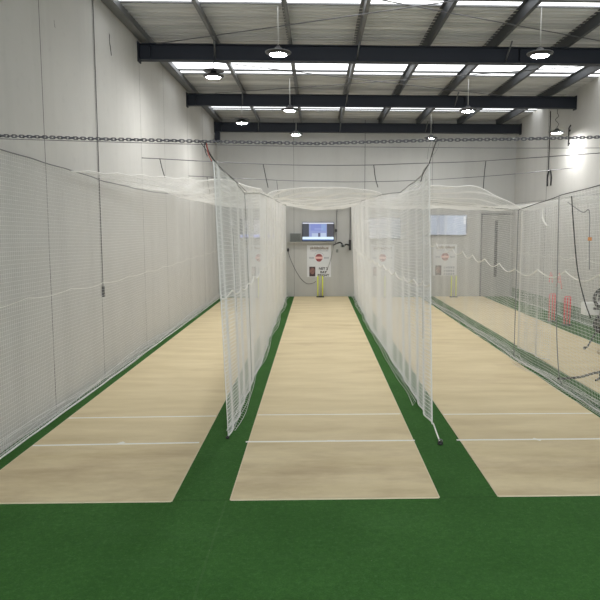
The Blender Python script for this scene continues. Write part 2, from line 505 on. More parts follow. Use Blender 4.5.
for i, (x, yy, z, top, lab) in enumerate(LAMPS):
    o = proto if i == 0 else copy_tree(proto)
    o.location = (x, yy, z); tag(o, lab, 'lamp', 'hanging round ceiling lamps')
    for ch in o.children:
        if ch.name.startswith('suspension_cable'):
            if i == 8:
                me = MB().tube(smooth_path([(0, 0, .17), (.05, 0, .3), (-.06, 0, .45), (.04, 0, .58), (0, 0, .70), (0, 0, top - z)], 6), .009, 6)
                n = bpy.data.meshes.new('suspension_cable'); n.from_pydata(me.v, [], me.f); n.materials.append(M_rope_d); ch.data = n
            else:
                L = top - z; ch.scale = (1, 1, (L - .17) / .83); ch.location = (0, 0, .17 - .17 * (L - .17) / .83)

# ================================================================== PITCHES
def pitch(x0, x1, y0, y1, label, creases):
    t = thing('pitch_mat', label, 'pitch', (x0, y0, 0), 'beige cricket pitch strips')
    w = x1 - x0; L = y1 - y0
    MB().box(0, w, 0, L, 0, .012).build('mat', M_pitch, t)
    MB().box(0, w, -.012, 0, 0, .013).box(-.012, 0, 0, L, 0, .013).box(w, w + .012, 0, L, 0, .013).build('mat_edge', M_edge, t)
    for (yc, a, b, th, *skew) in creases:
        hw = (b - a) / 2
        c = MB().box(-hw, hw, -th, th, 0, .0025).build('crease_line', M_line, t, loc=((a + b) / 2 - x0, yc - y0, .012))
        if skew: c.rotation_euler.z = skew[0]
    return t
pitch(-4.05, -1.66, 6.86, 27.5, 'beige pitch strip nearest the left wall, two white crease lines', [(8.75, -4.05, -1.70, .024, .028), (10.03, -4.05, -1.66, .022, .022)])
pitch(-.985, 1.415, 6.88, YB - .05, 'beige pitch strip of the middle lane, running to the lit television', [(8.80, -1.03, 1.44, .024), (10.10, -.98, 1.40, .018)])
pitch(2.12, 4.65, 6.90, 27.6, 'beige pitch strip right of the middle lane, between two dividing nets', [(8.80, 2.06, 4.65, .024), (10.06, 2.12, 4.65, .020)])
pitch(5.35, 7.55, 6.90, YB - .1, 'beige pitch strip seen through the net farthest right', [])
# little wicket marks on the bowling creases
for (x, yy, lab, a) in ((-2.83, 8.78, 'small white wicket mark on the left pitch crease', .9), (.21, 8.80, 'small white wicket mark on the middle pitch crease', 0), (3.25, 8.79, 'small white wicket mark on the right pitch crease', -.7)):
    o = MB().box(-.06, .06, -.03, .03, 0, .003).build('wicket_mark', M_line, loc=(x, yy, .0146)); o.rotation_euler.z = a
    tag(o, lab, 'floor mark')

# ================================================================== NETS
def wave(y, seeds, amp):
    s = 0
    for k, (f, ph) in enumerate(seeds): s = s + np.sin(y * f + ph) / (1 + .5 * k)
    return amp * s / 1.8

def curtain(t, origin, S, ylen, ztop, seam_pts, mats=('white',), rope_top=M_rope_g, front=True, rad=NETR, low=1.0):
    """S(u,v): u 0..1 along, v 0..1 from floor to top; split at half height by the lacing"""
    vs = seam_pts['v']
    netting('lower_netting', S, 0, 1, 0, vs, ylen, ztop * vs, t, origin, r=rad * low)
    netting('upper_netting', S, 0, 1, vs, 1, ylen, ztop * (1 - vs), t, origin, r=rad)
    u = np.linspace(0, 1, 260)
    sc = seam_pts.get('scallop', .06); nsc = seam_pts.get('n', 16)
    L = surf_line(S, u, vs - sc / ztop * (np.abs(np.sin(u * PI * nsc + .6))) ** .9 + .03 / ztop, origin)
    MB().tube(L, seam_pts.get('r', .011), 5).build('lacing_cord', M_cord, t)
    MB().tube(surf_line(S, u, u * 0 + 1, origin), .010, 5).build('top_rope', rope_top, t)
    MB().tube(surf_line(S, u, u * 0 + .0035, origin), .014, 5).build('foot_rope', M_net, t)
    v = np.linspace(0, 1, 60)
    if front: MB().tube(surf_line(S, v * 0, v, origin), .009, 5).build('edge_rope', M_net, t)

def folds(t, origin, pathfn, n, ylen, spread, h, name='gathered_foot', wig=.02):
    """slack of the net lying along its foot: wavy strands over a low ridge"""
    P = []
    ts = np.linspace(0, 1, int(ylen / .12))
    for k in range(n):
        q = k / (n - 1)
        base = pathfn(ts)
        off = (q - .5) * spread + wig * np.sin(ts * 40 + k * 1.7) * np.sin(ts * 13 + k) 
        z = .012 + h * np.sin(PI * q) * (.65 + .35 * np.sin(ts * 23 + k * .9)) + .01 * np.sin(ts * 61 + 3 * k)
        P.append(np.stack([base[:, 0] + off, base[:, 1], np.maximum(z, .008)], -1))
    P = np.array(P) - np.array(origin)
    Q = np.transpose(P[:, ::1, :], (1, 0, 2))
    np_mesh(name, [strands(P, .0045), strands(Q, .0022)], M_net, t)

# --- net along the left wall
org = (-4.25, 8.0, 0)
tL = thing('practice_net', 'long white net hanging along the left wall', 'net', org, 'practice nets between the lanes')
yk = np.array([3.0, 8.88, 10.9, 12.86, 16.66, 22, 28]); zk = np.array([4.25, 4.17, 4.12, 4.04, 4.04, 4.2, 4.32])
def S_left(u, v):
    y = 3.0 + u * 24.85; top = np.interp(y, yk, zk)
    x = -4.30 + wave(y, [(1.1, .3), (2.7, 1.2), (5.3, .5)], .035) * (.4 + v * .6) + .04 * (1 - v) ** 3
    x = np.maximum(x, -4.352)
    return np.stack([x, y + 0 * v, v * top], -1)
curtain(tL, org, S_left, 24.85, 4.12, {'v': .49, 'scallop': .05, 'n': 15, 'r': .005}, rope_top=M_wire, front=False, rad=.0016)
folds(tL, org, lambda s: np.stack([-4.29 + .02 * np.sin(s * 19), 3.0 + s * 24.7], -1), 8, 24.7, .10, .22, wig=.015)

# --- divider left of the middle lane
org = (-1.33, 9.1, 0)
t1 = thing('practice_net', 'white dividing net left of the middle lane, its front edge reaching forward', 'net', org, 'practice nets between the lanes')
yk1 = np.array([8.17, 9.8, 11.43, 14, 18.05, 22, 28]); zk1 = np.array([3.98, 3.86, 3.74, 3.88, 3.98, 4.02, 4.08])
def S_d1(u, v):
    yt = 8.17 + u * 19.75; yb = 9.08 + u * 18.84
    y = yb + (yt - yb) * v ** 1.15
    top = np.interp(yt, yk1, zk1)
    near = np.clip((13.5 - y) / 4.5, 0, 1)
    x = -1.30 - .06 * np.clip((y - 14) / 12, 0, 1) + wave(y, [(.55, .2), (1.3, 1.0), (3.1, 2.2)], .035) + near * .02 * np.sin(u * 150) * (1 - .5 * v)
    return np.stack([x, y, v * top], -1)
curtain(t1, org, S_d1, 19.6, 4.0, {'v': .545, 'scallop': .10, 'n': 17, 'r': .012}, low=1.3)
MB().tube(surf_line(S_d1, np.full(40, .165), np.linspace(0.02, 1, 40), org), .008, 5).build('hem_cord', M_rope_g, t1)
MB().tube(surf_line(S_d1, np.full(40, .07), np.linspace(0.45, .8, 40), org), .006, 5).build('hem_cord', M_rope_g, t1)
folds(t1, org, lambda s: np.stack([-1.31 + .03 * np.sin(s * 25), 9.3 + s * 18.5], -1), 6, 18.5, .15, .10)

# --- divider right of the middle lane
org = (1.77, 9.6, 0)
t2 = thing('practice_net', 'white dividing net right of the middle lane, its bottom corner roped to a weight', 'net', org, 'practice nets between the lanes')
yk2 = np.array([9.93, 11.1, 13.2, 16, 22.7, 28]); zk2 = np.array([4.14, 4.0, 3.86, 3.96, 4.02, 4.12])
def S_d2(u, v):
    yt = 9.93 + u * 17.98; yb = 9.3 + u * 18.61
    y = yb + (yt - yb) * v
    top = np.interp(yt, yk2, zk2)
    near = np.clip((14.5 - y) / 5.0, 0, 1)
    x = 1.78 - (.10 + .16 * v) * np.clip((y - 11.5) / 9, 0, 1) + wave(y, [(.5, 1.2), (1.2, .4), (2.9, 1.2)], .035) + near * .02 * np.sin(u * 140 + .5) * (1 - .4 * v) + .02
    lift = .09 * np.clip((10.6 - yb) / 1.2, 0, 1) * (1 - v)
    return np.stack([x, y, v * top + lift], -1)
curtain(t2, org, S_d2, 18.2, 4.05, {'v': .54, 'scallop': .10, 'n': 17, 'r': .012}, low=1.3)
MB().tube(surf_line(S_d2, np.full(40, .05), np.linspace(0.3, .85, 40), org), .006, 5).build('hem_cord', M_rope_g, t2)
folds(t2, org, lambda s: np.stack([1.77 - .10 * np.clip((10.6 + s * 17.2 - 11.5) / 9, 0, 1) + .02 * np.sin(s * 22), 10.6 + s * 17.2], -1), 6, 17.2, .16, .12)
cable('tether', [(.04, -.28, .10), (.03, -.6, .06), (.02, -.90, .03)], .011, M_cord, parent=t2)

# --- far right net between the third and fourth pitch
org = (4.8, 14.6, 0)
t3 = thing('practice_net', 'long white net standing right of the third pitch, dark cable along its sagging top', 'net', org, 'practice nets between the lanes')
yk3 = np.array([9, 10.48, 12.21, 13.0, 14.6, 18.2, 23.2, 28]); zk3 = np.array([3.92, 3.84, 3.76, 3.68, 3.54, 3.72, 4.02, 4.3])
def S_d3(u, v):
    y = 9.2 + u * 18.7; top = np.interp(y, yk3, zk3)
    x = 4.80 + wave(y, [(.6, 2.2), (1.6, .4), (4.1, .2)], .04)
    return np.stack([x, y + 0 * v, v * top], -1)
curtain(t3, org, S_d3, 18.7, 3.85, {'v': .60, 'scallop': .16, 'n': 13, 'r': .013}, rope_top=M_rope_d, rad=.0027)
for uu in (.288,):
    MB().tube(surf_line(S_d3, np.full(40, uu), np.linspace(0.01, 1, 40), org), .011, 5).build('hem_cord', M_rope_g, t3)
folds(t3, org, lambda s: np.stack([4.80 + .04 * np.sin(s * 21) - .12 * np.exp(-((s - .25) / .035) ** 2), 9.2 + s * 18.6], -1), 10, 18.6, .30, .12, wig=.05)

# --- second layer hanging over the front part of the far right net
org = (5.05, 10.0, 0)
t4 = thing('net_curtain', 'bunched strip of white net hung behind the far right net where its top dips lowest', 'net', org)
def S_d4(u, v):
    y = 13.2 + u * 1.4; top = np.interp(y, yk3, zk3) - .03
    x = 5.08 + wave(y, [(2.6, .4), (6.3, 1.7), (11, .6)], .10) - .22 * u
    return np.stack([x, y + 0 * v, .25 + v * (top - .25)], -1)
netting('netting', S_d4, 0, 1, 0, 1, 1.9, 3.6, t4, org)
v_ = np.linspace(0, 1, 40)
MB().tube(surf_line(S_d4, v_ * 0 + 1, v_, org), .012, 5).build('edge_rope', M_cord, t4)
MB().tube(surf_line(S_d4, v_, v_ * 0, org), .012, 5).build('foot_rope', M_net, t4)

# --- right wall net
org = (8.75, 16.0, 0)
t5 = thing('practice_net', 'white net hanging along the right wall behind the fourth pitch', 'net', org, 'practice nets between the lanes')
def S_d5(u, v):
    y = 13 + u * 14.8
    x = 8.70 + wave(y, [(1.4, .2), (3.7, 1.4)], .06)
    return np.stack([x, y + 0 * v, .02 + v * 4.15], -1)
curtain(t5, org, S_d5, 14.8, 4.15, {'v': .5, 'scallop': .1, 'n': 13, 'r': .010}, rad=.003)

# --- overhead nets
def overhead(x0, x1, front, zf, label, nx, sag=.12, far=27.8):
    org = ((x0 + x1) / 2, 20, 4.1)
    t = thing('overhead_net', label, 'net', org, 'overhead nets above the lanes')
    def S(u, v):
        x = x0 + u * (x1 - x0); yf = front(u); y = yf + v * (far - yf)
        edge = 4 * u * (1 - u)
        z = zf(u) * (1 - v) + (4.12 - sag * edge) * v - .18 * np.sin(PI * v) * edge - .05 * np.sin(PI * 3 * v) ** 2
        z = z + .035 * np.sin(x * 5 + 2 * y) * np.sin(y * 3.3)
        return np.stack([x, y, z], -1)
    netting('netting', S, .004, .996, 0, 1, (x1 - x0) * 1.1, 12.4, t, org, r=.0022)
    u = np.linspace(.004, .996, 60)
    MB().tube(surf_line(S, u, u * 0, org), .010, 5).build('front_rope', M_net, t)
    MB().tube(surf_line(S, u, u * 0 + 1, org), .032, 6).build('far_rope', M_cord, t)
    return t
overhead(-4.24, -1.40, lambda u: 15.9 - 5.0 * np.clip(1 - u * 2.2, 0, 1) ** 1.6, lambda u: 4.10 + .22 * np.sin(PI * u) , 'white overhead net above the left lane', 60)
overhead(-1.24, 1.70, lambda u: 15.96 + .3 * np.sin(PI * u), lambda u: 3.92 + .24 * np.sin(PI * u) ** .5, 'white overhead net sagging above the middle lane', 60, .16)
overhead(1.88, 4.70, lambda u: 13.4 + .8 * u, lambda u: 3.88 + .2 * np.sin(PI * u) - .34 * u ** 3, 'white overhead net above the third lane from the left', 60, .1)
overhead(4.92, 8.60, lambda u: 14.6 - 1.6 * u, lambda u: 3.58 + .45 * u ** .6, 'white overhead net above the fourth lane, by the right wall', 70, .1)

# ================================================================== CHAIN, WIRES, TIES
def link_pts(L=.032, W=.0155, n=14):
    out = []
    for k in range(n):
        a = 2 * PI * k / n; c, s = math.cos(a), math.sin(a)
        out.append((c * W + (L - W) * (1 if c > .01 else -1 if c < -.01 else 0), s * W))
    return out
ck_x = [XL, -3.84, -2.64, -1.36, -.01, 1.49, 2.54, 3.55, 6.0, XR]; ck_z = [4.235, 4.222, 4.19, 4.168, 4.15, 4.20, 4.22, 4.25, 4.34, 4.46]
cmb = MB(); pitchl = .046; x = XL + .02; i = 0; LP = link_pts()
while x < XR - .03:
    z = float(np.interp(x, ck_x, ck_z)); z2 = float(np.interp(x + .05, ck_x, ck_z)); sl = (z2 - z) / .05
    th = (i % 2) * PI / 2 + .35 + .25 * math.sin(i * .7)
    pts = [(x + a, b * math.cos(th), z + b * math.sin(th) + a * sl) for a, b in LP]
    cmb.tube(pts, .0065, 6, closed=True); x += pitchl; i += 1
ch = cmb.build('chain', M_chain, loc=(0, 7.8, 0))
tag(ch, 'steel link chain stretched across the hall in front of the nets', 'chain')

def wire(pts, r, mat, label):
    o = MB().tube(smooth_path(pts, 8), r, 5).build('support_wire', mat); tag(o, label, 'wire', 'support wires across the hall'); return o
wire([(XL, 15.96, 4.85), (-1.32, 15.96, 4.71), (.86, 15.96, 4.69), (2.9, 15.96, 4.76), (4.31, 15.96, 4.82), (7.27, 15.96, 5.03), (XR, 15.96, 5.15)], .011, M_wire, 'nearer of the two support wires holding up the overhead nets')
wire([(XL, 21.7, 4.87), (-1.35, 21.7, 4.74), (1.17, 21.7, 4.69), (3.88, 21.7, 4.77), (6.85, 21.7, 4.98), (XR, 21.7, 5.2)], .012, M_wire, 'farther of the two support wires holding up the overhead nets')
wire([(XL, 8.3, 4.26), (-1.13, 8.3, 4.19), (1.1, 8.3, 4.175), (3.78, 8.3, 4.18), (XR, 8.3, 4.25)], .0045, M_wire, 'thin wire stretched just below the chain')

def tie(pts, label, r=.012, mat=None):
    o = MB().tube(smooth_path(pts, 6), r, 5).build('tie_rope', mat or M_rope_d); tag(o, label, 'rope', 'tie ropes of the nets'); return o
Y1, Y2 = 15.96, 21.7
tie([(-3.93, Y1, 4.84), (-3.88, Y1, 4.6), (-3.80, Y1, 4.32)], 'dark tie rope hanging from the nearer wire beside the left wall')
tie([(-1.34, Y1, 4.71), (-1.28, Y1, 4.4), (-1.22, Y1, 4.12)], 'dark tie rope hanging from the nearer wire at the left side of the middle lane')
tie([(1.46, Y1, 4.71), (1.50, Y1, 4.4), (1.57, Y1, 4.14)], 'dark tie rope hanging from the nearer wire at the right side of the middle lane')
tie([(4.33, Y1, 4.82), (4.30, Y1, 4.5), (4.28, Y1, 4.12)], 'dark tie rope hanging from the nearer wire above the third lane')
tie([(-3.75, Y2, 4.84), (-3.72, Y2, 4.6), (-3.64, Y2, 4.2)], 'thin tie rope hanging from the farther wire near the left wall', .010)
tie([(-1.36, Y2, 4.73), (-1.34, Y2, 4.5), (-1.30, Y2, 4.1)], 'thin tie rope hanging from the farther wire above the middle lane', .009)
tie([(-1.36, 7.8, 4.16), (-1.345, 7.95, 4.06), (-1.31, 8.17, 3.97)], 'short dark rope tying the left dividing net up to the chain', .009)
tie([(-1.42, 7.8, 4.16), (-1.36, 8.6, 3.99), (-1.30, 9.8, 3.88), (-1.26, 11.4, 3.76)], 'long dark rope running back from the chain along the left dividing net top', .005)
tie([(1.49, 7.8, 4.19), (1.60, 8.6, 4.17), (1.79, 9.93, 4.13)], 'dark rope tying the right dividing net up to the chain', .008)
tie([(1.79, 9.93, 4.13), (1.78, 10.4, 4.02), (1.77, 10.6, 3.9)], 'short dark rope end hanging at the top corner of the right dividing net', .008)
tie([(-1.35, 7.82, 4.15), (-1.33, 7.82, 4.02), (-1.29, 7.82, 3.93)], 'dull red cord dangling from the chain at the left dividing net', .007, M_red)
tie([(-1.37, 7.78, 4.15), (-1.36, 7.78, 4.05), (-1.335, 7.78, 3.985)], 'short dark cord end dangling from the chain beside the red cord', .006)
tie([(1.43, 7.82, 4.18), (1.40, 7.82, 4.10), (1.385, 7.82, 3.97)], 'thin cord end dangling from the chain left of the right net rope', .004, M_rope_g)
tie([(1.53, 7.82, 4.18), (1.50, 7.82, 4.08), (1.42, 7.82, 3.97)], 'thin cord end dangling from the chain right of the right net rope', .004, M_rope_g)

# weight on the turf that the right divider is tied to
t = thing('net_weight', 'small dark weight on the turf tied to the right dividing net', 'weight', (1.79, 8.66, 0))
MB().lathe([(.035, 0), (.04, .012), (.036, .034), (.022, .046), (0, .048)]).build('body', M_black, t)
MB().tube([(.03 * math.cos(a), 0, .056 + .020 * math.sin(a)) for a in [2 * PI * k / 12 for k in range(12)]], .006, 6, closed=True).build('ring', M_lamprim, t)
t = thing('net_weight', 'small dark knot weighing down the front foot of the left dividing net', 'weight', (-1.32, 8.98, 0))
MB().lathe([(.022, 0), (.03, .015), (.022, .035), (0, .04)]).build('body', M_black, t)

# dark ropes hanging on the far right net
cable('hanging_rope', [(4.70, 11.40, 3.70), (4.69, 11.25, 3.2), (4.69, 11.0, 2.4), (4.70, 10.68, 1.87), (4.71, 10.42, 1.58)], .011, M_rope_d, 'dark rope hanging down the near end of the far right net', 'rope')
cable('hanging_rope', [(4.72, 12.05, 3.74), (4.72, 12.0, 2.5), (4.71, 11.9, 1.2), (4.71, 11.7, .3), (4.72, 11.55, .12)], .010, M_rope_g, 'grey rope hanging straight down to the foot of the far right net', 'rope')
cable('hanging_rope', [(4.74, 11.66, 3.6), (4.74, 11.0, 3.4), (4.75, 10.75, 3.42), (4.75, 10.70, 3.0), (4.74, 10.62, 2.4)], .009, M_rope_g, 'thin dark rope swagged at the right edge of the photo over the net', 'rope')
cable('hanging_rope', [(4.90, 13.4, 3.55), (4.90, 13.35, 3.3), (4.90, 13.1, 3.15)], .018, M_cord, 'white rope end draped near the top of the far right net', 'rope')
t = thing('floor_rope', 'thick dark rope lying across the foot of the far right net', 'rope', (4.9, 12.0, 0))
cable('rope', [(-.10, -.05, .14), (.10, .05, .12), (.5, .25, .10), (.9, .5, .12), (1.6, .9, .10)], .024, M_rope_d, parent=t)
cable('rope_end', [(1.02, .56, .12), (.93, .36, .05), (.78, .22, .03)], .018, M_rope_d, parent=t)

# ================================================================== END WALL
YW = YB; YB = YW - .006
def tv(x0, x1, z0, z1, mat, label):
    t = thing('television', label, 'television', ((x0 + x1) / 2, YB, (z0 + z1) / 2), 'televisions on the end wall')
    w, h = (x1 - x0) / 2, (z1 - z0) / 2; b = .022
    MB().box(-w, w, -.10, -.045, -h, h).build('casing', M_black, t, .006)
    MB().box(-w + b, w - b, -.104, -.098, -h + b * 1.4, h - b).build('screen', mat, t)
    MB().box(-.25, .25, -.045, 0, -.2, .2).build('wall_bracket', M_black, t)
    return t
tv(-3.42, -1.62, 2.62, 3.50, M_scr_left, 'wall television behind the left dividing net, blue bar along its bottom')
tv(-.64, .80, 2.51, 3.36, M_scr_mid, 'lit wall television at the end of the middle lane, seen uncovered')
tv(2.23, 3.78, 2.61, 3.55, M_scr_pale, 'pale grey wall television seen through the right dividing net')
tv(5.08, 6.78, 2.77, 3.69, M_scr_blue, 'pale blue wall television at the end of the fourth lane')

def portrait_mat():
    m, nt, b = new_mat('portrait_print')
    vec, x, y, z = objxyz(nt)
    d = mathn(nt, 'ADD', mathn(nt, 'POWER', mathn(nt, 'MULTIPLY', x, 9), 2), mathn(nt, 'POWER', mathn(nt, 'MULTIPLY', mathn(nt, 'SUBTRACT', z, .03), 6.5), 2))
    c = mixc(nt, mathn(nt, 'LESS_THAN', d, 1.0), (.06, .035, .04), (.30, .15, .13))
    c = mixc(nt, mathn(nt, 'MULTIPLY', ramp(nt, noise(nt, vec, 14, 3), .45, .6), .5), c, (.10, .06, .07))
    nt.links.new(c, b.inputs['Base Color']); return m
M_portrait = portrait_mat()
M_banner = simple('white_banner_vinyl', (.72, .73, .75), .5, 0, .03, 3)
M_ink = simple('black_ink', (.015, .015, .015), .6)
M_ink_brown = simple('brown_ink', (.22, .17, .12), .6)
M_ink_grey = simple('grey_ink', (.36, .38, .43), .6)
M_logo_red = simple('maroon_ink', (.33, .08, .09), .6)
M_logo_pink = simple('pale_red_ink', (.85, .55, .52), .6)

def text_mesh(name, body, size, mat, parent, loc, bold=0.0, sx=1.0):
    cu = bpy.data.curves.new(name, 'FONT'); cu.body = body; cu.size = size
    cu.align_x = 'CENTER'; cu.align_y = 'CENTER'; cu.offset = bold; cu.extrude = .001
    ob = bpy.data.objects.new(name, cu); C.objects.link(ob)
    dg = bpy.context.evaluated_depsgraph_get()
    me = bpy.data.meshes.new_from_object(ob.evaluated_get(dg)); me.name = name
    C.objects.unlink(ob); bpy.data.objects.remove(ob)
    me.transform(Matrix.Diagonal((sx, 1, 1, 1))); me.transform(Matrix.Rotation(PI / 2, 4, 'X'))
    me.materials.clear(); me.materials.append(mat)
    o = bpy.data.objects.new(name, me); C.objects.link(o); o.parent = parent; o.location = loc
    return o

def banner(x0, x1, z0, z1, label, lines3):
    t = thing('banner', label, 'banner', ((x0 + x1) / 2, YB, (z0 + z1) / 2), 'printed banners on the end wall')
    w, h = (x1 - x0) / 2, (z1 - z0) / 2
    MB().box(-w, w, -.012, 0, -h, h).build('sheet', M_banner, t)
    f = -.0135
    # heading strokes (too small to read)
    hd = MB(); r = random.Random(4); xx = -w * .74
    hd.box(-w * .74, w * .72, f - .001, f + .001, h * .74, h * .74 + .012)
    while xx < w * .72:
        ww = r.uniform(.018, .035)
        hd.box(xx, xx + ww, f - .001, f + .001, h * .74 + r.uniform(-.02, .02), h * .74 + r.uniform(.07, .13)); xx += ww + .016
    hd.build('heading', M_ink_brown, t)
    hd = MB(); xx = -w * .70
    hd.box(-w * .70, w * .74, f - .001, f + .001, h * .62 - .004, h * .62 + .004)
    while xx < w * .74:
        ww = r.uniform(.02, .05); hd.box(xx, xx + ww, f - .001, f + .001, h * .62, h * .62 + .035); xx += ww + .03
    hd.build('subheading', M_ink_grey, t)
    # emblem: round badge with a pale band and a pointed lower edge
    cz = h * .22; R_ = .165
    def disc(rr, y, z0_=-9, z1_=9, point=False):
        pts = []
        for k in range(40):
            a = 2 * PI * k / 40; px, pz = rr * math.cos(a), rr * math.sin(a)
            if point and pz < 0: pz = -abs(pz) * 1.12; px *= .95
            pts.append((px, y, cz + max(z0_, min(z1_, pz))))
        m = MB(); m.add(pts, [tuple(range(40))]); return m
    disc(R_, f - .0005, point=True).build('emblem', M_logo_red, t)
    MB().box(-R_ * 1.08, R_ * 1.08, f - .003, f - .001, cz - .055, cz + .04).build('emblem_band', M_logo_pink, t)
    for k in range(7):
        a = PI * (.16 + .68 * k / 6); px, pz = .235 * math.cos(a), .235 * math.sin(a)
        MB().box(px - .016, px + .016, f - .001, f + .001, cz + pz - .014, cz + pz + .014).build('emblem_dot', M_ink_grey, t)
    for s in (-1, 1):
        sd = MB()
        sd.box(s * .33 - .09, s * .33 + .09, f - .001, f + .001, cz - .048, cz - .042)
        for k in range(4):
            a = s * (.25 + k * .055); sd.box(a - .018, a + .018, f - .001, f + .001, cz - .045, cz + .025)
        sd.build('emblem_side_lettering', M_ink_grey, t)
    MB().box(-.135, .135, f - .003, f + .001, -.22, .22).build('portrait', M_portrait, t, loc=(-w * .56, 0, -h * .66))
    zz = (-h * .48, -h * .70, -h * .90)
    for s, z_, sz in zip(lines3, zz, (.155, .15, .15)):
        if s: text_mesh('lettering', s, sz, M_ink, t, (w * .36, f, z_), .005, 1.0)
        else:
            m = MB()
            for k in range(5): m.box(w * .36 - .25 + k * .105, w * .36 - .25 + k * .105 + .07, f - .001, f + .001, z_ - .045, z_ + .045)
            m.build('lettering', M_ink_grey, t)
    return t
banner(-3.10, -2.02, .89, 2.33, 'white banner behind the left dividing net, below the television with the blue bar', ('', '', ''))
banner(-.42, .66, .89, 2.33, 'white banner with round red emblem under the middle television', ('NET 2', 'RAY', 'BRIGHT'))
banner(2.45, 3.53, .89, 2.33, 'white banner below the pale grey television behind the right dividing net', ('', '', ''))
banner(5.30, 6.38, .95, 2.37, 'white banner below the pale blue television of the fourth lane', ('', '', ''))

def stumps(x, yy, label, mat, mid, group, h=.96, s=1.0):
    t = thing('stumps', label, 'stumps', (x, yy, .0135), group)
    MB().box(-.17 * s, .17 * s, -.07, .07, 0, .045).build('base', M_black, t, .008)
    for k, dx in enumerate((-.105, 0, .105)):
        MB().lathe([(.026, .04), (.027, h - .05), (.022, h - .02), (.012, h), (0, h)], dx * s, 0, 0, 12).build('stump', mid if k == 1 else mat, t)
    m = MB()
    for dx in (-.053, .053): m.lathe([(.008, -.05), (.013, -.02), (.013, .02), (.008, .05)], dx * s, 0, h + .012, 8, 'x')
    m.build('bails', mid, t)
    return t
stumps(-2.45, 27.35, 'yellow stumps on a black base at the far end of the left pitch', M_yellow, M_greystump, 'stumps at the end wall')
stumps(.17, 27.6, 'neon yellow stumps on a black base at the end of the middle pitch', M_yellow, M_greystump, 'stumps at the end wall')
stumps(3.15, 27.35, 'yellow stumps on a black base behind the right dividing net', M_yellow, M_greystump, 'stumps at the end wall')
stumps(6.15, 27.5, 'yellow stumps on a black base at the end of the fourth pitch', M_yellow, M_greystump, 'stumps at the end wall')
stumps(7.82, 20.2, 'pink stumps on a black base beside the fourth pitch, left of the pair', M_pink, M_pink, 'pink stumps beside the fourth pitch', .92, .85)
stumps(8.00, 19.4, 'pink stumps on a black base beside the fourth pitch, right of the pair', M_pink, M_pink, 'pink stumps beside the fourth pitch', .92, .85)

# pink marks sprayed on the right wall above the stumps
def mark(pts, y, z, label):
    mb = MB()
    for seg in pts: mb.tube([(0, a, b) for a, b in seg], .028, 5)
    o = mb.build('wall_mark', M_pink, loc=(XR - .012, y, z)); tag(o, label, 'wall mark')
mark([[(.16, -.16), (.05, .22)], [(.05, .22), (-.14, .05)], [(-.14, .05), (-.16, -.18)]], 23.3, 1.22, 'pink bent mark on the right wall above the left pink stumps')
mark([[(.26, -.26), (.0, .26)], [(.0, .26), (-.26, -.30)], [(.12, -.05), (-.12, -.08)]], 22.5, 1.2, 'pink pointed mark on the right wall above the right pink stumps')

# small things round the middle television
MB_ = MB().box(-.245, .245, -.22, 0, 0, .38)
o = MB_.build('speaker', M_greybox, None, .01, loc=(-.93, YB, 2.475))
tag(o, 'small grey speaker box on the ledge left of the middle television', 'speaker')
gr = MB()
for k in range(9): gr.box(-.21, .21, -.226, -.219, .03 + k * .037, .03 + k * .037 + .012)
gr.build('speaker_grille', M_black, o)
o = MB().box(-1.30, .80, YB - .24, YB, 2.445, 2.472).build('wall_ledge', M_ledge)
tag(o, 'narrow painted ledge under the middle television', 'shelf')
t = thing('camera_mount', 'black jointed wall arm holding a camera right of the middle television', 'camera arm', (1.50, YB, 2.35))
MB().box(-.035, .06, -.10, 0, -.25, .22).build('wall_plate', M_black, t, .006)
cable('arm', [(-.02, -.06, -.02), (-.18, -.25, .02), (-.28, -.35, -.04), (-.42, -.36, .10), (-.56, -.34, .08)], .035, M_black, parent=t)
MB().box(-.42, -.24, -.50, -.26, -.10, .02).build('camera_body', M_greybox, t, .01)
MB().lathe([(.045, 0), (.045, .06), (.03, .07)], -.33, -.57, -.04, 14, 'y').build('camera_lens', M_black, t)
cable('cable_tail', [(-.56, -.34, .08), (-.66, -.2, .02), (-.73, -.08, -.02)], .018, M_black, parent=t)
MB().box(-.62, -.52, -.36, -.24, -.34, -.20).build('junction_box', M_greybox, t, .006)
o = MB().tube([(1.52, YB - .03, 2.58), (1.52, YB - .03, 4.3)], .014, 8).build('conduit', M_rope_d); tag(o, 'dark vertical conduit on the end wall above the camera arm', 'pipe')
t = thing('power_cable', 'black cable with a plug hanging right of the middle television', 'cable', (.88, YB, 2.98))
cable('cable', [(.06, -.02, 1.1), (.03, -.02, .7), (.03, -.03, .3), (0, -.03, 0), (.03, -.03, -.3), (-.02, -.03, -.6)], .009, M_rope_d, parent=t)
MB().box(-.04, .05, -.07, -.01, -.06, .07).build('plug', M_black, t, .01)
cable('power_cable', [(.80, YB - .03, 2.40), (.74, YB - .03, 2.1), (.62, YB - .03, 1.6), (.50, YB - .03, 1.25), (.42, YB - .03, 1.05)], .009, M_rope_g, 'thin grey cable trailing down across the right edge of the middle banner', 'cable')
t = thing('power_cable', 'dark cable with plug looping down the end wall left of the middle banner', 'cable', (-1.27, YB, 2.11))
MB().box(-.04, .04, -.06, 0, -.07, .07).build('plug', M_black, t, .01)
cable('cable', [(0, -.03, -.05), (.10, -.03, -.4), (.35, -.03, -.95), (.60, -.03, -1.33), (.85, -.03, -1.52), (1.1, -.03, -1.5), (1.25, -.03, -1.42)], .009, M_rope_d, parent=t)

YB = YW
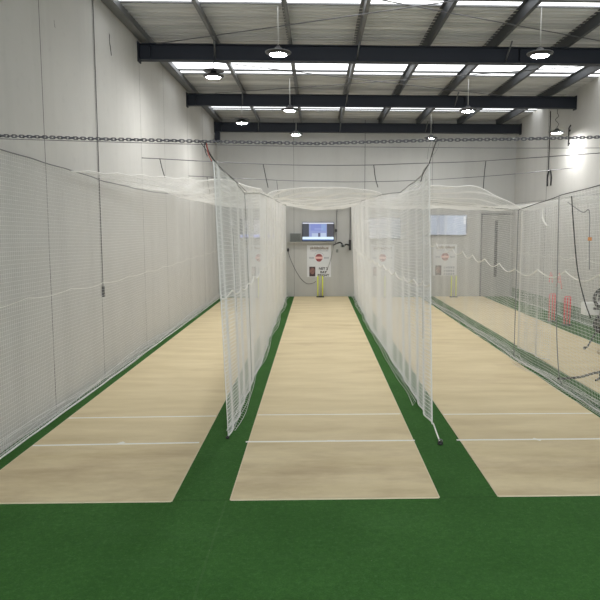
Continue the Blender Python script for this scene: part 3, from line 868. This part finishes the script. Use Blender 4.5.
# ================================================================== WALL FITTINGS
t = thing('wall_cable', 'black cable hanging down the left wall behind the net with a plug end', 'cable', (XL, 12.75, 1.75))
MB().tube([(.022, 0, .15), (.022, .0, 2.0), (.022, 0, 6.0)], .008, 6).build('cable', M_rope_d, t)
MB().box(.005, .05, -.03, .03, -.05, .17).build('plug', M_black, t, .006)
o = MB().tube([(XR - .02, 23.95, 5.2), (XR - .02, 23.95, 7.55)], .018, 6).build('conduit', M_rope_d); tag(o, 'thin dark conduit running down the right wall', 'pipe')
lp = [(0, .28 * math.sin(a) * (1 if abs(a) < 9 else 1), -.32 * math.cos(a)) for a in [PI * 2 * k / 24 - PI for k in range(3, 22)]]
o = MB().tube(smooth_path([(0, .16, -.30), (0, .20, 0), (0, .10, .24), (0, 0, .30), (0, -.10, .24), (0, -.20, 0), (0, -.16, -.30)], 6), .028, 7).build('cable_loop', M_black, loc=(XR - .035, 23.8, 5.02))
tag(o, 'black loop of cable hanging on the right wall below the conduit', 'cable')
t = thing('wall_rail', 'short black upright bar fixed to the right wall near the shaded lamp', 'bar', (XR, 22.05, 6.0))
MB().tube([(-.05, 0, 0), (-.05, 0, .62), (-.04, -.12, .70)], .022, 7).build('bar', M_black, t)
MB().box(-.05, 0, -.03, .03, .05, .11).box(-.05, 0, -.03, .03, .5, .56).build('bracket', M_black, t)
# small spalls on the left wall
for (yy, z, lab) in ((13.75, 6.98, 'dark chip in the left wall paint below the roof'), (10.9, 6.5, 'small dark chip on the left wall above the chain')):
    mb = MB(); pts = [(.0, -.03, .25), (.0, .03, .22), (0, .01, .05), (0, .06, -.02), (0, .12, -.22), (0, .07, -.25), (0, .0, -.05), (0, -.03, .02)]
    s = .9 if yy > 12 else .25
    mb.add([(.004, a * s, b * s) for _, a, b in pts], [tuple(range(8))])
    o = mb.build('wall_chip', M_rope_d, loc=(XL, yy, z)); tag(o, lab, 'wall mark')

# ================================================================== BOWLING MACHINE (right edge, fourth lane)
t = thing('bowling_machine', 'bowling machine with two black wheels on a tripod, at the right edge', 'bowling machine', (7.26, 15.5, .0135))
for a in (3.05, 5.2, .9):
    lg = MB().tube([(0, 0, .62), (.30 * math.cos(a), .30 * math.sin(a), .06), (.36 * math.cos(a), .36 * math.sin(a), .03)], [.024, .022, .022], 8).build('leg', M_black, t)
    MB().lathe([(.035, -.02), (.04, 0), (.04, .03), (.03, .045)], .36 * math.cos(a), .36 * math.sin(a), .02, 12).build('foot', M_rubber, lg)
MB().tube([(0, 0, .5), (0, 0, 1.15)], .032, 10).build('column', M_black, t)
MB().box(-.40, .28, .02, .30, .88, 1.20).build('motor_housing', M_white, t, .02)
MB().box(-.20, .30, -.03, .01, 1.03, 1.09).build('frame_bar', M_black, t, .006)
for zc, rr in ((1.33, .235), (.66, .20)):
    w = [(rr * math.cos(a) + .03, -.06, zc + rr * math.sin(a)) for a in [2 * PI * k / 32 for k in range(32)]]
    wh = MB().tube(w, .044, 8, closed=True).build('wheel', M_rubber, t)
    MB().lathe([(.05, -.09), (.06, -.06), (.06, -.02), (.04, 0)], .03, 0, zc, 16, 'y').build('hub', M_lamprim, wh)
    sp = MB()
    for k in range(3):
        a = k * 2 * PI / 3 + .4
        sp.tube([(.03, -.06, zc), (.03 + rr * math.cos(a), -.06, zc + rr * math.sin(a))], .012, 6)
    sp.build('spokes', M_lamprim, wh)
    MB().tube([(.03, 0, zc), (.03, .16, zc)], .03, 8).build('axle', M_lamprim, wh)
MB().tube([(-.02, .1, 1.22), (-.02, .1, 1.5)], .02, 8).tube([(-.02, .1, .55), (-.02, .1, .93)], .02, 8).build('upright', M_black, t)
o = MB().box(0, .9, 0, .22, 0, .10).build('floor_pad', M_tan, None, .03, loc=(6.95, 14.75, .012))
tag(o, 'low tan pad on the fourth pitch below the bowling machine', 'pad')
# small orange tag caught in the net at the right edge
o = MB().box(-.035, .035, -.006, .006, -.03, .03).build('net_tag', M_orange, None, .004, loc=(4.74, 10.65, 2.93))
tag(o, 'small orange tag on the net at the right edge', 'tag')

# ================================================================== LIGHT
w = bpy.data.worlds.new('fill_sky'); bpy.context.scene.world = w; w.use_nodes = True  # even fill light, added to enter through the front left open
bg = w.node_tree.nodes['Background']
bg.inputs['Color'].default_value = (.93, .97, 1.0, 1)
bg.inputs['Strength'].default_value = 1.22

# ================================================================== CAMERA
cam = bpy.data.cameras.new('camera'); co = bpy.data.objects.new('camera', cam); C.objects.link(co)
cam.sensor_width = 36; cam.lens = 620.256 / 600 * 36
cam.shift_x = (300 - 334.896) / 600; cam.shift_y = (289.444 - 300) / 600
F = Vector((math.sin(.03) * math.cos(.0996), math.cos(.03) * math.cos(.0996), -math.sin(.0996)))
R0 = Vector((math.cos(.03), -math.sin(.03), 0)); U0 = R0.cross(F)
ro = .0018
R1 = R0 * math.cos(ro) + U0 * math.sin(ro); U1 = -R0 * math.sin(ro) + U0 * math.cos(ro)
mw = Matrix((R1, U1, -F)).transposed().to_4x4(); mw.translation = (0, 0, 3.12)
co.matrix_world = mw
cam.clip_start = .05; cam.clip_end = 200
sc = bpy.context.scene; sc.camera = co
sc.view_settings.view_transform = 'Standard'; sc.view_settings.look = 'None'
sc.view_settings.exposure = 1.08; sc.view_settings.gamma = 1; sc.view_settings.use_curve_mapping = False
sc.cycles.max_bounces = 10; sc.cycles.diffuse_bounces = 6
